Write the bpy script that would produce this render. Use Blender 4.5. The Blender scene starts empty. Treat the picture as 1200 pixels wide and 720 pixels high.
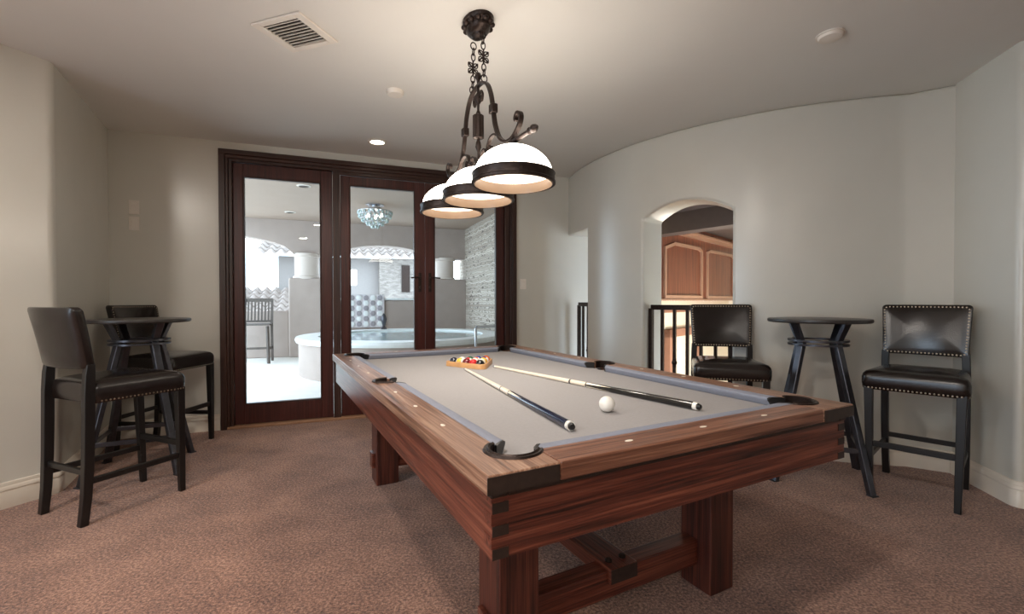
import bpy, bmesh, math, random
from mathutils import Vector, Matrix
random.seed(7)
C = bpy.context.scene.collection
PI = math.pi
sin, cos = math.sin, math.cos

# ------------------------------------------------------------------ materials
MATS = {}
def nodes_of(name):
    m = bpy.data.materials.new(name); m.use_nodes = True
    nt = m.node_tree; b = nt.nodes['Principled BSDF']
    MATS[name] = m
    return m, nt, b
def lin(c):
    return tuple(((v/255)/12.92 if v/255 <= .04045 else ((v/255+.055)/1.055)**2.4) for v in c) + (1,)
def N(nt, t, **kw):
    n = nt.nodes.new(t)
    for k, v in kw.items():
        if k in n.inputs: n.inputs[k].default_value = v
        else: setattr(n, k, v)
    return n
def ramp(nt, stops):
    r = nt.nodes.new('ShaderNodeValToRGB'); e = r.color_ramp.elements
    while len(e) < len(stops): e.new(.5)
    for i, (p, c) in enumerate(stops): e[i].position = p; e[i].color = c
    return r
def plain(name, col, rough=.5, metal=0, var=.06, scale=12, bump=0, bscale=60, spec=.5, coat=0, stretch=(1,1,1)):
    m, nt, b = nodes_of(name); L = nt.links.new
    tc = N(nt, 'ShaderNodeTexCoord'); mp = N(nt, 'ShaderNodeMapping'); mp.inputs['Scale'].default_value = stretch
    L(tc.outputs['Object'], mp.inputs['Vector'])
    no = N(nt, 'ShaderNodeTexNoise', Scale=scale, Detail=4.0); L(mp.outputs[0], no.inputs['Vector'])
    c = lin(col); k = lambda f: tuple(min(1, v*f) for v in c[:3])+(1,)
    r = ramp(nt, [(.3, k(1-var)), (.7, k(1+var))]); L(no.outputs['Fac'], r.inputs[0]); L(r.outputs[0], b.inputs['Base Color'])
    b.inputs['Roughness'].default_value = rough; b.inputs['Metallic'].default_value = metal
    b.inputs['Specular IOR Level'].default_value = spec; b.inputs['Coat Weight'].default_value = coat
    if bump:
        n2 = N(nt, 'ShaderNodeTexNoise', Scale=bscale, Detail=3.0); L(mp.outputs[0], n2.inputs['Vector'])
        bp = N(nt, 'ShaderNodeBump', Strength=bump, Distance=.004); L(n2.outputs['Fac'], bp.inputs['Height']); L(bp.outputs[0], b.inputs['Normal'])
    return m
def wood(name, dark, mid, light, axis, rough=.4, freq=1.0, bump=.25, spec=.5):
    m, nt, b = nodes_of(name); L = nt.links.new
    tc = N(nt, 'ShaderNodeTexCoord'); mp = N(nt, 'ShaderNodeMapping')
    s = [38*freq]*3; s[axis] = 1.2*freq; mp.inputs['Scale'].default_value = s
    L(tc.outputs['Object'], mp.inputs['Vector'])
    n1 = N(nt, 'ShaderNodeTexNoise', Scale=1.0, Detail=6.0, Roughness=.65, Distortion=.6); L(mp.outputs[0], n1.inputs['Vector'])
    mp2 = N(nt, 'ShaderNodeMapping'); s2 = [170*freq]*3; s2[axis] = 3.5*freq; mp2.inputs['Scale'].default_value = s2
    L(tc.outputs['Object'], mp2.inputs['Vector'])
    n2 = N(nt, 'ShaderNodeTexNoise', Scale=1.0, Detail=3.0); L(mp2.outputs[0], n2.inputs['Vector'])
    mx = N(nt, 'ShaderNodeMix', data_type='FLOAT'); mx.inputs[0].default_value = .42
    L(n1.outputs['Fac'], mx.inputs[2]); L(n2.outputs['Fac'], mx.inputs[3])
    r = ramp(nt, [(.36, lin(dark)), (.5, lin(mid)), (.66, lin(light))]); L(mx.outputs[0], r.inputs[0]); L(r.outputs[0], b.inputs['Base Color'])
    b.inputs['Roughness'].default_value = rough; b.inputs['Specular IOR Level'].default_value = spec
    bp = N(nt, 'ShaderNodeBump', Strength=bump, Distance=.003); L(mx.outputs[0], bp.inputs['Height']); L(bp.outputs[0], b.inputs['Normal'])
    return m
def glass(name, tint=(.96, .98, .98, 1)):
    m, nt, b = nodes_of(name); L = nt.links.new; nt.nodes.remove(b)
    t = N(nt, 'ShaderNodeBsdfTransparent'); t.inputs[0].default_value = tint
    g = N(nt, 'ShaderNodeBsdfGlossy', Roughness=.0); f = N(nt, 'ShaderNodeFresnel', IOR=1.3)
    mx = N(nt, 'ShaderNodeMixShader'); L(f.outputs[0], mx.inputs[0]); L(t.outputs[0], mx.inputs[1]); L(g.outputs[0], mx.inputs[2])
    L(mx.outputs[0], nt.nodes['Material Output'].inputs[0])
    return m
def emit(name, col, s, base=(255, 250, 240), rough=.4):
    m, nt, b = nodes_of(name); b.inputs['Base Color'].default_value = lin(base); b.inputs['Roughness'].default_value = rough
    b.inputs['Emission Color'].default_value = lin(col); b.inputs['Emission Strength'].default_value = s
    return m

M_wall = plain('wall_paint', (206, 203, 193), .27, var=.02, scale=3, bump=.05, bscale=35, spec=.85)
M_ceil = plain('ceiling_paint', (220, 218, 213), .7, var=.015, scale=2, bump=.05, bscale=40)
M_base = plain('trim_paint', (222, 212, 198), .28, var=.02)
M_white = plain('white_plastic', (225, 218, 208), .45, var=.02)
M_mahog = wood('mahogany_door', (48, 19, 16), (68, 29, 24), (86, 41, 34), 2, .32, .8, .08)
M_casing = wood('walnut_casing', (38, 22, 17), (56, 33, 26), (76, 48, 38), 2, .38, .8, .08)
M_casing_x = wood('walnut_casing_head', (38, 22, 17), (56, 33, 26), (76, 48, 38), 0, .38, .8, .08)
WD = ((26, 13, 10), (92, 44, 32), (134, 78, 58))
M_wx = wood('rustic_wood_across', *WD, 0, .31, 1.0, .6)
M_wy = wood('rustic_wood_along', *WD, 1, .29, 1.0, .6)
M_wz = wood('rustic_wood_upright', (28, 14, 10), (74, 34, 25), (108, 58, 42), 2, .42, 1.0, .4)
M_wtop = wood('rustic_rail_along', (66, 44, 34), (132, 96, 76), (176, 142, 118), 1, .34, 1.1, .5)
M_wtopx = wood('rustic_rail_across', (56, 32, 24), (116, 76, 58), (156, 112, 90), 0, .34, 1.1, .5)
M_end = plain('dark_end_grain', (40, 28, 22), .5, var=.3, scale=60)
M_felt = plain('taupe_felt', (154, 151, 151), .95, var=.03, scale=90, spec=.1, bump=.1, bscale=700)
M_cush = plain('cushion_cloth_daylight_tint', (130, 134, 147), .7, var=.04, scale=90, spec=.25)  # taupe cloth, with the blue of reflected daylight put into its colour
M_leather = plain('dark_brown_leather', (30, 24, 22), .21, var=.15, scale=20, bump=.12, bscale=160, spec=.5)
M_black = plain('espresso_wood', (17, 14, 13), .38, var=.2, scale=20, stretch=(1, 1, .1))
M_iron = plain('hammered_iron', (52, 42, 38), .42, .75, var=.25, scale=50, bump=.4, bscale=120)
M_gun = plain('gunmetal', (80, 80, 86), .32, .8, var=.12, scale=30)
M_top = plain('dark_table_top', (56, 52, 50), .35, .2, var=.1, scale=30)
M_bronze = plain('aged_bronze_nail', (150, 138, 122), .3, .85, var=.15)
M_pocket = plain('black_pocket_leather', (26, 24, 24), .4, var=.2)
M_pearl = plain('pearl_sight', (232, 222, 205), .3, var=.04)
M_maple = plain('pale_maple', (232, 220, 200), .3, var=.06, scale=8, stretch=(1, 1, 1), coat=.3)
M_cueblk = plain('black_lacquer', (14, 13, 14), .16, var=.1, coat=.5)
M_cuenavy = plain('navy_lacquer', (26, 32, 54), .14, var=.1, coat=.5)
M_ivory = plain('ivory', (238, 234, 226), .18, var=.02, coat=.4)
M_rackw = plain('rack_wood', (206, 156, 104), .4, var=.12, scale=18)
M_glass = glass('window_glass')
M_shade = emit('lit_opal_glass', (255, 243, 228), 9.0, (250, 244, 230), .25)
M_shadein = emit('lit_opal_glass_inside', (255, 242, 224), 2.0, (190, 180, 165), .4)
M_opal = plain('opal_glass_rim', (150, 128, 110), .3, var=.05)
M_lampdisc = emit('lit_downlight', (255, 244, 225), 6)
M_stucco = plain('grey_stucco', (164, 150, 141), .9, var=.05, scale=5, bump=.3, bscale=60)
M_stuccol = plain('pale_stucco', (200, 188, 178), .9, var=.03, scale=5, bump=.3, bscale=60)
M_patio = plain('pale_stone_paving', (226, 222, 214), .6, var=.04, scale=5)
M_coping = plain('pale_coping', (224, 226, 224), .4, var=.03)
M_patioceil = plain('patio_plaster', (160, 142, 128), .9, var=.03, scale=3)
M_greywood = plain('weathered_teak', (84, 76, 70), .7, var=.15, scale=20)
M_tile = plain('pale_clay_tile', (128, 116, 108), .8, var=.12, scale=9)
M_panel = wood('cherry_panelling', (70, 34, 22), (122, 66, 44), (150, 88, 60), 2, .3, .6, .05)
M_panelmould = plain('light_cherry_moulding', (176, 132, 104), .3, var=.06)
M_soffit = plain('brown_soffit', (92, 76, 68), .6, var=.05)
M_house = plain('house_stucco', (128, 122, 118), .9, var=.04)
M_cream = plain('cream_paint', (232, 216, 188), .7, var=.02)
M_crystal = plain('crystal', (170, 186, 182), .08, .3, var=.3, scale=60, coat=.6)
M_chrome = plain('brushed_chrome', (190, 192, 196), .2, .95, var=.05)

def carpet():
    m, nt, b = nodes_of('brown_carpet'); L = nt.links.new
    tc = N(nt, 'ShaderNodeTexCoord')
    big = N(nt, 'ShaderNodeTexNoise', Scale=3.2, Detail=5.0, Roughness=.65); L(tc.outputs['Object'], big.inputs['Vector'])
    fine = N(nt, 'ShaderNodeTexNoise', Scale=85.0, Detail=4.0, Roughness=.8); L(tc.outputs['Object'], fine.inputs['Vector'])
    mx = N(nt, 'ShaderNodeMix', data_type='FLOAT'); mx.inputs[0].default_value = .80
    L(big.outputs['Fac'], mx.inputs[2]); L(fine.outputs['Fac'], mx.inputs[3])
    r = ramp(nt, [(.38, lin((62, 40, 31))), (.5, lin((134, 95, 78))), (.62, lin((190, 146, 122)))])
    L(mx.outputs[0], r.inputs[0]); L(r.outputs[0], b.inputs['Base Color'])
    b.inputs['Roughness'].default_value = 1; b.inputs['Specular IOR Level'].default_value = .1
    b.inputs['Sheen Weight'].default_value = .25
    bp = N(nt, 'ShaderNodeBump', Strength=.7, Distance=.01); L(mx.outputs[0], bp.inputs['Height']); L(bp.outputs[0], b.inputs['Normal'])
    return m
M_carpet = carpet()
def stone(name, ca, cb, cm):
    m, nt, b = nodes_of(name); L = nt.links.new
    tc = N(nt, 'ShaderNodeTexCoord')
    br = N(nt, 'ShaderNodeTexBrick', Scale=7.0); br.inputs['Color1'].default_value = lin(ca); br.inputs['Color2'].default_value = lin(cb)
    br.inputs['Mortar'].default_value = lin(cm); br.inputs['Mortar Size'].default_value = .018; br.inputs['Brick Width'].default_value = .9; br.inputs['Row Height'].default_value = .3
    mp = N(nt, 'ShaderNodeMapping'); mp.inputs['Rotation'].default_value = (PI/2, 0, 0)
    L(tc.outputs['Object'], mp.inputs[0])
    no = N(nt, 'ShaderNodeTexNoise', Scale=5.0, Detail=3.0); L(tc.outputs['Object'], no.inputs['Vector'])
    ad = N(nt, 'ShaderNodeVectorMath', operation='MULTIPLY_ADD'); ad.inputs[1].default_value = (.12, .12, .12)
    L(no.outputs['Color'], ad.inputs[0]); L(mp.outputs[0], ad.inputs[2]); L(ad.outputs[0], br.inputs['Vector'])
    L(br.outputs['Color'], b.inputs['Base Color']); b.inputs['Roughness'].default_value = .9
    bp = N(nt, 'ShaderNodeBump', Strength=.8, Distance=.02); L(br.outputs['Color'], bp.inputs['Height']); L(bp.outputs[0], b.inputs['Normal'])
    return m
M_stone = stone('stacked_ledgestone', (204, 194, 180), (166, 154, 140), (104, 94, 86))
M_stone2 = stone('house_stone', (140, 132, 124), (112, 104, 98), (74, 68, 64))

# ------------------------------------------------------------------ mesh helpers
def box(bm, lo, hi, mat=None):
    vs = [bm.verts.new((x, y, z)) for z in (lo[2], hi[2]) for (x, y) in ((lo[0], lo[1]), (hi[0], lo[1]), (hi[0], hi[1]), (lo[0], hi[1]))]
    if mat: 
        for v in vs: v.co = mat @ v.co
    for f in ((3, 2, 1, 0), (4, 5, 6, 7), (0, 1, 5, 4), (1, 2, 6, 5), (2, 3, 7, 6), (3, 0, 4, 7)): bm.faces.new([vs[i] for i in f])
def rings(bm, rs, cap=True, closed=False):
    R = [[bm.verts.new(p) for p in r] for r in rs]; n = len(R[0])
    pairs = list(zip(R, R[1:])) + ([(R[-1], R[0])] if closed else [])
    for a, b in pairs:
        for i in range(n): bm.faces.new((a[i], a[(i+1) % n], b[(i+1) % n], b[i]))
    if cap and not closed:
        bm.faces.new(R[0][::-1]); bm.faces.new(R[-1])
def prism(bm, poly, z0, z1):
    rings(bm, [[(x, y, z0) for x, y in poly], [(x, y, z1) for x, y in poly]])
def lathe(bm, prof, n=32, origin=(0, 0, 0), sx=1, sy=1, cap=True):
    o = Vector(origin)
    rings(bm, [[o+Vector((max(r, 1e-4)*cos(2*PI*i/n)*sx, max(r, 1e-4)*sin(2*PI*i/n)*sy, z)) for i in range(n)] for r, z in prof], cap)
def tube(bm, pts, r, n=8, closed=False, flat=None):
    """round (or flat: (width, thickness, normal)) bar along a 3D path; r may be a list"""
    pts = [Vector(p) for p in pts]; m = len(pts); rs = []
    t0 = None; nrm = None
    for i, p in enumerate(pts):
        if closed: t = (pts[(i+1) % m]-pts[i-1]).normalized()
        else: t = (pts[min(i+1, m-1)]-pts[max(i-1, 0)]).normalized()
        if flat:
            nn = Vector(flat[2]).normalized(); a = nn; bb = t.cross(nn).normalized()
            w, th = flat[0]/2, flat[1]/2
            rs.append([p+a*w+bb*th, p-a*w+bb*th, p-a*w-bb*th, p+a*w-bb*th]); continue
        if nrm is None:
            nrm = t.orthogonal().normalized()
        else:
            nrm = (nrm-t*nrm.dot(t)).normalized()
        bb = t.cross(nrm); ri = r[i] if isinstance(r, (list, tuple)) else r
        rs.append([p+(nrm*cos(2*PI*k/n)+bb*sin(2*PI*k/n))*ri for k in range(n)])
    rings(bm, rs, True, closed)
def bar(bm, a, b, w, d, up=(0, 0, 1), w2=None, d2=None):
    a, b = Vector(a), Vector(b); t = (b-a).normalized(); u = Vector(up)
    x = t.cross(u); x = x.normalized() if x.length > 1e-6 else t.orthogonal().normalized(); y = x.cross(t).normalized()
    R = []
    for p, ww, dd in ((a, w, d), (b, w2 or w, d2 or d)):
        R.append([p-x*ww/2-y*dd/2, p+x*ww/2-y*dd/2, p+x*ww/2+y*dd/2, p-x*ww/2+y*dd/2])
    rings(bm, R)
def ball(bm, c, r, seg=16, sc=(1, 1, 1)):
    bmesh.ops.create_uvsphere(bm, u_segments=seg, v_segments=max(6, seg*2//3), radius=1, matrix=Matrix.Translation(c) @ Matrix.Diagonal((r*sc[0], r*sc[1], r*sc[2], 1)))
def obj(name, bm, mat, parent=None, bevel=0, smooth=True, seg=2, loc=None, rz=None, wn=False):
    bmesh.ops.recalc_face_normals(bm, faces=bm.faces[:])
    me = bpy.data.meshes.new(name); bm.to_mesh(me); bm.free()
    o = bpy.data.objects.new(name, me); C.objects.link(o)
    for m in (mat if isinstance(mat, (list, tuple)) else [mat]): me.materials.append(m)
    if smooth:
        me.polygons.foreach_set('use_smooth', [True]*len(me.polygons)); me.set_sharp_from_angle(angle=math.radians(38))
    if bevel:
        b = o.modifiers.new('bevel', 'BEVEL'); b.width = bevel; b.segments = seg; b.limit_method = 'ANGLE'; b.angle_limit = math.radians(50)
        b.harden_normals = False
    if smooth and (bevel or wn):
        w = o.modifiers.new('normals', 'WEIGHTED_NORMAL'); w.keep_sharp = True
    if parent: o.parent = parent
    if loc is not None: o.location = loc
    if rz is not None: o.rotation_euler = (0, 0, rz)
    return o
def thing(name, label, cat, loc=(0, 0, 0), rz=0, group=None):
    o = bpy.data.objects.new(name, None); C.objects.link(o); o.location = loc; o.rotation_euler = (0, 0, rz); o.empty_display_size = .1
    return tag(o, label, cat, group)
def tag(o, label, cat, group=None):
    o['label'] = label; o['category'] = cat
    if group: o['group'] = group
    return o
def struct(o, label=None):
    o['kind'] = 'structure'
    if label: o['label'] = label
    return o
def dup(root, loc, rz, label=None, group=None):
    r = root.copy(); C.objects.link(r); r.location = loc; r.rotation_euler = (0, 0, rz)
    if label: r['label'] = label
    if group: r['group'] = group
    for ch in list(root.children):
        c = ch.copy(); C.objects.link(c); c.parent = r
        for g in list(ch.children):
            d = g.copy(); C.objects.link(d); d.parent = c
    return r
BM = bmesh.new

# ------------------------------------------------------------------ room shell
ZC = 2.607
DP = Vector((-2.634, 4.167)); DA = math.atan2(.758, 1.972)
DV = Vector((cos(DA), sin(DA))); DN = Vector((-sin(DA), cos(DA)))
def dw(s, y=0): return DP+DV*s+DN*y
CC = Vector((3.175, 5.727)); CR = 2.528
def arc(a, r=CR): a = math.radians(a); return Vector((CC.x+r*cos(a), CC.y+r*sin(a)))
LA = Vector((-2.77, 2.80)); LB = Vector((-3.385, 3.885)); LA0 = Vector((-4.05, -.15))
RC = Vector((2.965, 3.10)); RE = Vector((2.83, 2.57))

def rounded(path, k, r, n=6):
    p0, p1, p2 = path[k-1], path[k], path[k+1]; a = (p0-p1).normalized(); b = (p2-p1).normalized()
    out = [((1-t)**2)*(p1+a*r)+2*t*(1-t)*p1+t*t*(p1+b*r) for t in [i/n for i in range(n+1)]]
    return path[:k]+out+path[k+1:]
def offs(path, d):
    out = []
    for i, p in enumerate(path):
        ta = (path[i]-path[i-1]).normalized() if i else None; tb = (path[i+1]-path[i]).normalized() if i < len(path)-1 else None
        na = Vector((ta.y, -ta.x)) if ta else None; nb = Vector((tb.y, -tb.x)) if tb else None
        if na is None: out.append(p+nb*d)
        elif nb is None: out.append(p+na*d)
        else:
            m = (na+nb).normalized(); out.append(p+m*(d/max(.3, m.dot(na))))
    return out
def wallpath(bm, path, z0, z1, t):
    back = offs(path, -t); prism(bm, [tuple(p) for p in path]+[tuple(p) for p in back[::-1]], z0, z1)
BBP = [(0, 0), (.018, 0), (.018, .085), (.014, .092), (.014, .098), (.018, .102), (.016, .118), (.010, .124), (.010, .130), (.006, .142), (0, .145)]
def baseboard(name, path):
    bm = BM(); cols = [[(q.x, q.y, z) for q, z in ((offs(path, o)[i], z) for o, z in BBP)] for i in range(len(path))]
    rings(bm, cols); return struct(obj(name, bm, M_base))

# left walls (path direction chosen so the room lies on the right-hand side)
lp = rounded([LA0, LA, LB+(LB-LA).normalized()*.12], 1, .035)
bm = BM(); wallpath(bm, lp, 0, ZC, .15); struct(obj('wall_left', bm, M_wall, wn=True))
baseboard('baseboard_left', [LA0, LA+(LA-LA0).normalized()*-.012, LA+(LB-LA).normalized()*.012, LB])
bm = BM()
for lo, hi in (((-4.2, -3.2, 0), (-4.05, -3.1, ZC)), ((-4.2, -.35, 0), (-4.05, -.10, ZC)), ((-4.2, -3.1, 0), (-4.05, -.35, .1)), ((-4.2, -3.1, 2.5), (-4.05, -.35, ZC))): box(bm, lo, hi)
struct(obj('wall_left_rear', bm, M_wall))  # wide gap added out of view to throw cool daylight on the right walls
# wall with the glass doors
FH = 2.536; FW = 2.87
bm = BM(); box(bm, (-1.0, 0, 0), (0, .2, ZC)); box(bm, (FW, 0, 0), (4.62, .2, ZC)); box(bm, (0, 0, FH), (FW, .2, ZC))
struct(obj('wall_back', bm, M_wall, loc=(DP.x, DP.y, 0), rz=DA))
baseboard('baseboard_back', [dw(-.80), dw(-.005)])
baseboard('baseboard_back_right', [dw(FW+.005), dw(3.56)])
# curved stair wall with two arched openings
O1 = (-176, -160.4, 1.93, 0); O2 = (-142.0, -124.6, 1.895, .115)
AE = -99.3
angs = sorted(set([-176+i*(O1[1]+176)/10 for i in range(11)]+[O1[1]+i*(O2[0]-O1[1])/12 for i in range(13)]+[O2[0]+i*(O2[1]-O2[0])/24 for i in range(25)]+[O2[1]+i*(AE-O2[1])/16 for i in range(17)]))
def zs(a):
    for o in (O1, O2):
        if o[0]-1e-6 <= a <= o[1]+1e-6:
            t = (a-o[0])/(o[1]-o[0])*2-1; return o[2]+o[3]*(1-t*t)
    return 1.93 if a < -150 else 1.895
def isopen(a, b): m = (a+b)/2; return any(o[0] < m < o[1] for o in (O1, O2))
TH = .30
bm = BM(); cols = []
for a in angs: cols.append((arc(a), arc(a, CR-TH), zs(a), a))
ext = RC+(RC-arc(AE)).normalized()*.09; cols.append((ext, ext+Vector((.05, .30)), 1.895, -90))
G = [[[bm.verts.new((*p, z)) for z in (0, z1, ZC)] for p in (f, k)] for f, k, z1, a in cols]
for i in range(len(cols)-1):
    a, b = cols[i][3], cols[i+1][3]; op = isopen(a, b)
    F, K = (G[i][0], G[i+1][0]), (G[i][1], G[i+1][1])
    for S in (F, K):
        if not op: bm.faces.new((S[0][0], S[1][0], S[1][1], S[0][1]))
        bm.faces.new((S[0][1], S[1][1], S[1][2], S[0][2]))
    bm.faces.new((F[0][2], F[1][2], K[1][2], K[0][2]))
    j = 1 if op else 0
    bm.faces.new((F[0][j], F[1][j], K[1][j], K[0][j]))
    if i and op != isopen(cols[i-1][3], a): f, k = G[i]; bm.faces.new((f[0], f[1], k[1], k[0]))
for i in (0, -1):
    f, k = G[i]; bm.faces.new((f[1], f[2], k[2], k[1]))
    if i: bm.faces.new((f[0], f[1], k[1], k[0]))
struct(obj('wall_curved', bm, M_wall, bevel=.022, seg=4))
baseboard('baseboard_curved', [arc(a) for a in angs if O1[1]-.01 <= a <= O2[0]+.01])
baseboard('baseboard_curved_right', [arc(a) for a in angs if O2[1]-.01 <= a <= AE+.01]+[RC])
rp = rounded([RC, RE, Vector((4.6, 2.52))], 1, .05)
bm = BM(); wallpath(bm, rp, 0, ZC, .15); struct(obj('wall_right', bm, M_wall, wn=True))
baseboard('baseboard_right', [RC]+rounded([RC, RE, Vector((4.6, 2.52))], 1, .05)[1:])
bm = BM(); wallpath(bm, [Vector((4.6, 2.52)), Vector((4.6, -3.2))], 0, ZC, .15); struct(obj('wall_right_rear', bm, M_wall))
# wall behind the viewer (an unseen opening added in the left rear wall lets daylight in)
bm = BM(); Y0, Y1 = -3.35, -3.2
box(bm, (-4.2, Y0, 0), (4.75, Y1, ZC))
struct(obj('wall_front', bm, M_wall))
# floor & ceiling
fl = [(-4.15, -3.3), (4.7, -3.3), (4.7, 2.62), (2.93, 2.66), (3.07, 3.12)]+[tuple(arc(a, CR-TH*.5)) for a in [AE-i*(AE+173.5)/-30*-1 for i in range(31)]]
fl += [tuple(dw(3.2, .1)), tuple(dw(-.82, .1)), (-3.5, 3.95), (-2.9, 2.83), (-4.15, -.1)]
bm = BM(); prism(bm, fl, -.12, 0); struct(obj('floor', bm, M_carpet, smooth=False))
cl = [(-4.2, -3.35), (4.8, -3.35), (6.6, 3.0), (6.6, 9.6), (1.9, 9.6), tuple(dw(4.62, .2)), tuple(dw(-.85, .2)), (-3.65, 3.9), (-3.0, 2.8), (-4.2, -.1)]
bm = BM(); prism(bm, cl, ZC, ZC+.12); struct(obj('ceiling', bm, M_ceil, smooth=False))

# ------------------------------------------------------------------ glass doors
def dobj(name, bm, mat, parent=None, bevel=.004):
    if parent: return obj(name, bm, mat, parent, bevel)
    return obj(name, bm, mat, None, bevel, loc=(DP.x, DP.y, 0), rz=DA)
bm = BM()
for x0, x1 in ((0, .05), (FW-.05, FW)): box(bm, (x0, -.028, 0), (x1, .02, FH))
for x0, x1 in ((.05, .072), (FW-.072, FW-.05)): box(bm, (x0, -.016, 0), (x1, .02, FH-.05))
for x0, x1 in ((.072, .10), (.952, 1.02), (2.74, FW-.072)): box(bm, (x0, 0, 0), (x1, .16, 2.45))
struct(dobj('trim_1', bm, M_casing), 'dark walnut upright casing and posts around the three glass doors')
bm = BM(); box(bm, (0, -.032, FH-.045), (FW, .02, FH)); box(bm, (.05, -.02, FH-.075), (FW-.05, .02, FH-.045)); box(bm, (.072, 0, 2.435), (FW-.072, .16, FH-.07))
box(bm, (.952, .0, 2.405), (FW-.072, .03, 2.435))
struct(dobj('trim_2', bm, M_casing_x), 'dark walnut head casing above the glass doors')
bm = BM(); box(bm, (.05, -.03, 0), (FW-.05, .18, .022)); struct(dobj('trim_3', bm, plain('oak_threshold', (150, 112, 84), .5, var=.1)), 'wooden threshold under the glass doors')
def door(i, x0, x1, g0, g1, ztop, gb, gt, handle=None):
    bm = BM(); y0, y1 = .03, .075
    box(bm, (x0, y0, .025), (g0, y1, ztop)); box(bm, (g1, y0, .025), (x1, y1, ztop))
    box(bm, (g0, y0, .025), (g1, y1, gb)); box(bm, (g0, y0, gt), (g1, y1, ztop))
    d = struct(dobj(f'door_{i}', bm, M_mahog)); 
    bm = BM(); w = .012
    for a, b in (((g0, y0-.004, gb), (g0+w, y1, gt)), ((g1-w, y0-.004, gb), (g1, y1, gt)), ((g0+w, y0-.004, gb), (g1-w, y1, gb+w)), ((g0+w, y0-.004, gt-w), (g1-w, y1, gt))): box(bm, a, b)
    obj('glazing_bead', bm, M_casing, d, .003)
    bm = BM(); box(bm, (g0+w, .05, gb+w), (g1-w, .056, gt-w)); obj('glass_pane', bm, M_glass, d, smooth=False)
    if handle:
        hx, dr = handle
        bm = BM(); box(bm, (hx-.016, y0-.007, 1.26), (hx+.016, y0, 1.46)); h = obj('door_handle', bm, M_iron, d, .004)
        bm = BM(); tube(bm, [(hx, y0-.005, 1.41), (hx, y0-.045, 1.41), (hx+dr*.03, y0-.05, 1.41), (hx+dr*.10, y0-.046, 1.405)], .008); obj('lever', bm, M_iron, h)
        bm = BM(); tube(bm, [(hx, y0-.005, 1.31), (hx, y0-.02, 1.31)], .012); box(bm, (hx-.004, y0-.032, 1.295), (hx+.004, y0-.018, 1.325)); obj('thumb_turn', bm, M_iron, h)
    return d
door(1, .102, .950, .182, .845, 2.433, .205, 2.318)
door(2, 1.022, 1.853, 1.106, 1.752, 2.404, .205, 2.318, (1.80, -1))
door(3, 1.857, 2.738, 1.950, 2.652, 2.404, .205, 2.318, (1.905, 1))

# small wall and ceiling fittings
def on_doorwall(o, s, z): p = dw(s, 0); o.location = (p.x, p.y, z); o.rotation_euler = (0, 0, DA)
def switch(s, z, label, w=.075, h=.118):
    t = thing('light_switch', label, 'switch'); on_doorwall(t, s, z)
    bm = BM(); box(bm, (-w/2, -.007, -h/2), (w/2, 0, h/2)); obj('cover_plate', bm, M_white, t, .003)
    bm = BM(); box(bm, (-.017, -.010, -.033), (.017, -.006, .033)); box(bm, (-.014, -.013, .004), (.014, -.008, .028)); obj('rocker', bm, M_white, t, .002)
switch(-.625, 1.967, 'upper white switch plate on the wall left of the glass doors')
switch(-.625, 1.829, 'lower white switch plate on the wall left of the glass doors')
switch(2.955, 1.356, 'white switch plate on the wall just right of the glass doors')

t = thing('ceiling_vent', 'white square louvred air vent in the ceiling', 'vent', (-1.157, 2.494, ZC), math.radians(-19))
bm = BM(); W2, H2 = .158, .142
for a, b in (((-W2, -H2, -.012), (-W2+.045, H2, 0)), ((W2-.045, -H2, -.012), (W2, H2, 0)), ((-W2+.045, -H2, -.012), (W2-.045, -H2+.035, 0)), ((-W2+.045, H2-.035, -.012), (W2-.045, H2, 0))): box(bm, a, b)
obj('frame', bm, M_white, t, .004)
bm = BM()
for i in range(9):
    y = -H2+.048+i*.0235; bar(bm, (-W2+.045, y, -.007), (W2-.045, y, -.007), .003, .010, (0, .35, .9))
obj('louvre', bm, M_white, t)
bm = BM(); box(bm, (-W2+.045, -H2+.035, -.002), (W2-.045, H2-.035, -.0005)); obj('duct_shade_plate', bm, plain('duct_shade', (40, 38, 36), .9), t)  # flat dark plate stands in for the shade inside the duct
bm = BM(); lathe(bm, [(.0, 0), (.058, 0), (.058, -.012), (.05, -.028), (.0, -.032)], 32)
tag(obj('smoke_detector', bm, M_white, loc=(-.80, 3.19, ZC)), 'small round white detector on the ceiling beyond the vent', 'detector')
t = thing('smoke_detector', 'white round detector on the ceiling at the right', 'detector', (1.732, 2.527, ZC))
bm = BM(); lathe(bm, [(.0, 0), (.068, 0), (.068, -.006), (.0, -.006)], 32); obj('mounting_ring', bm, M_white, t)
bm = BM(); lathe(bm, [(.0, -.006), (.06, -.006), (.054, -.02), (.03, -.024), (.0, -.024)], 32); obj('cover', bm, M_white, t)
t = thing('recessed_light', 'lit recessed ceiling light in front of the glass doors', 'ceiling light', (-1.215, 4.191, ZC))
bm = BM(); lathe(bm, [(.062, -.001), (.085, -.001), (.085, -.006), (.062, -.010)], 36, cap=False); obj('trim_ring', bm, M_white, t)
bm = BM(); lathe(bm, [(.0, -.003), (.064, -.003), (.064, -.005), (.0, -.005)], 32); obj('lens', bm, M_lampdisc, t)

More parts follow.
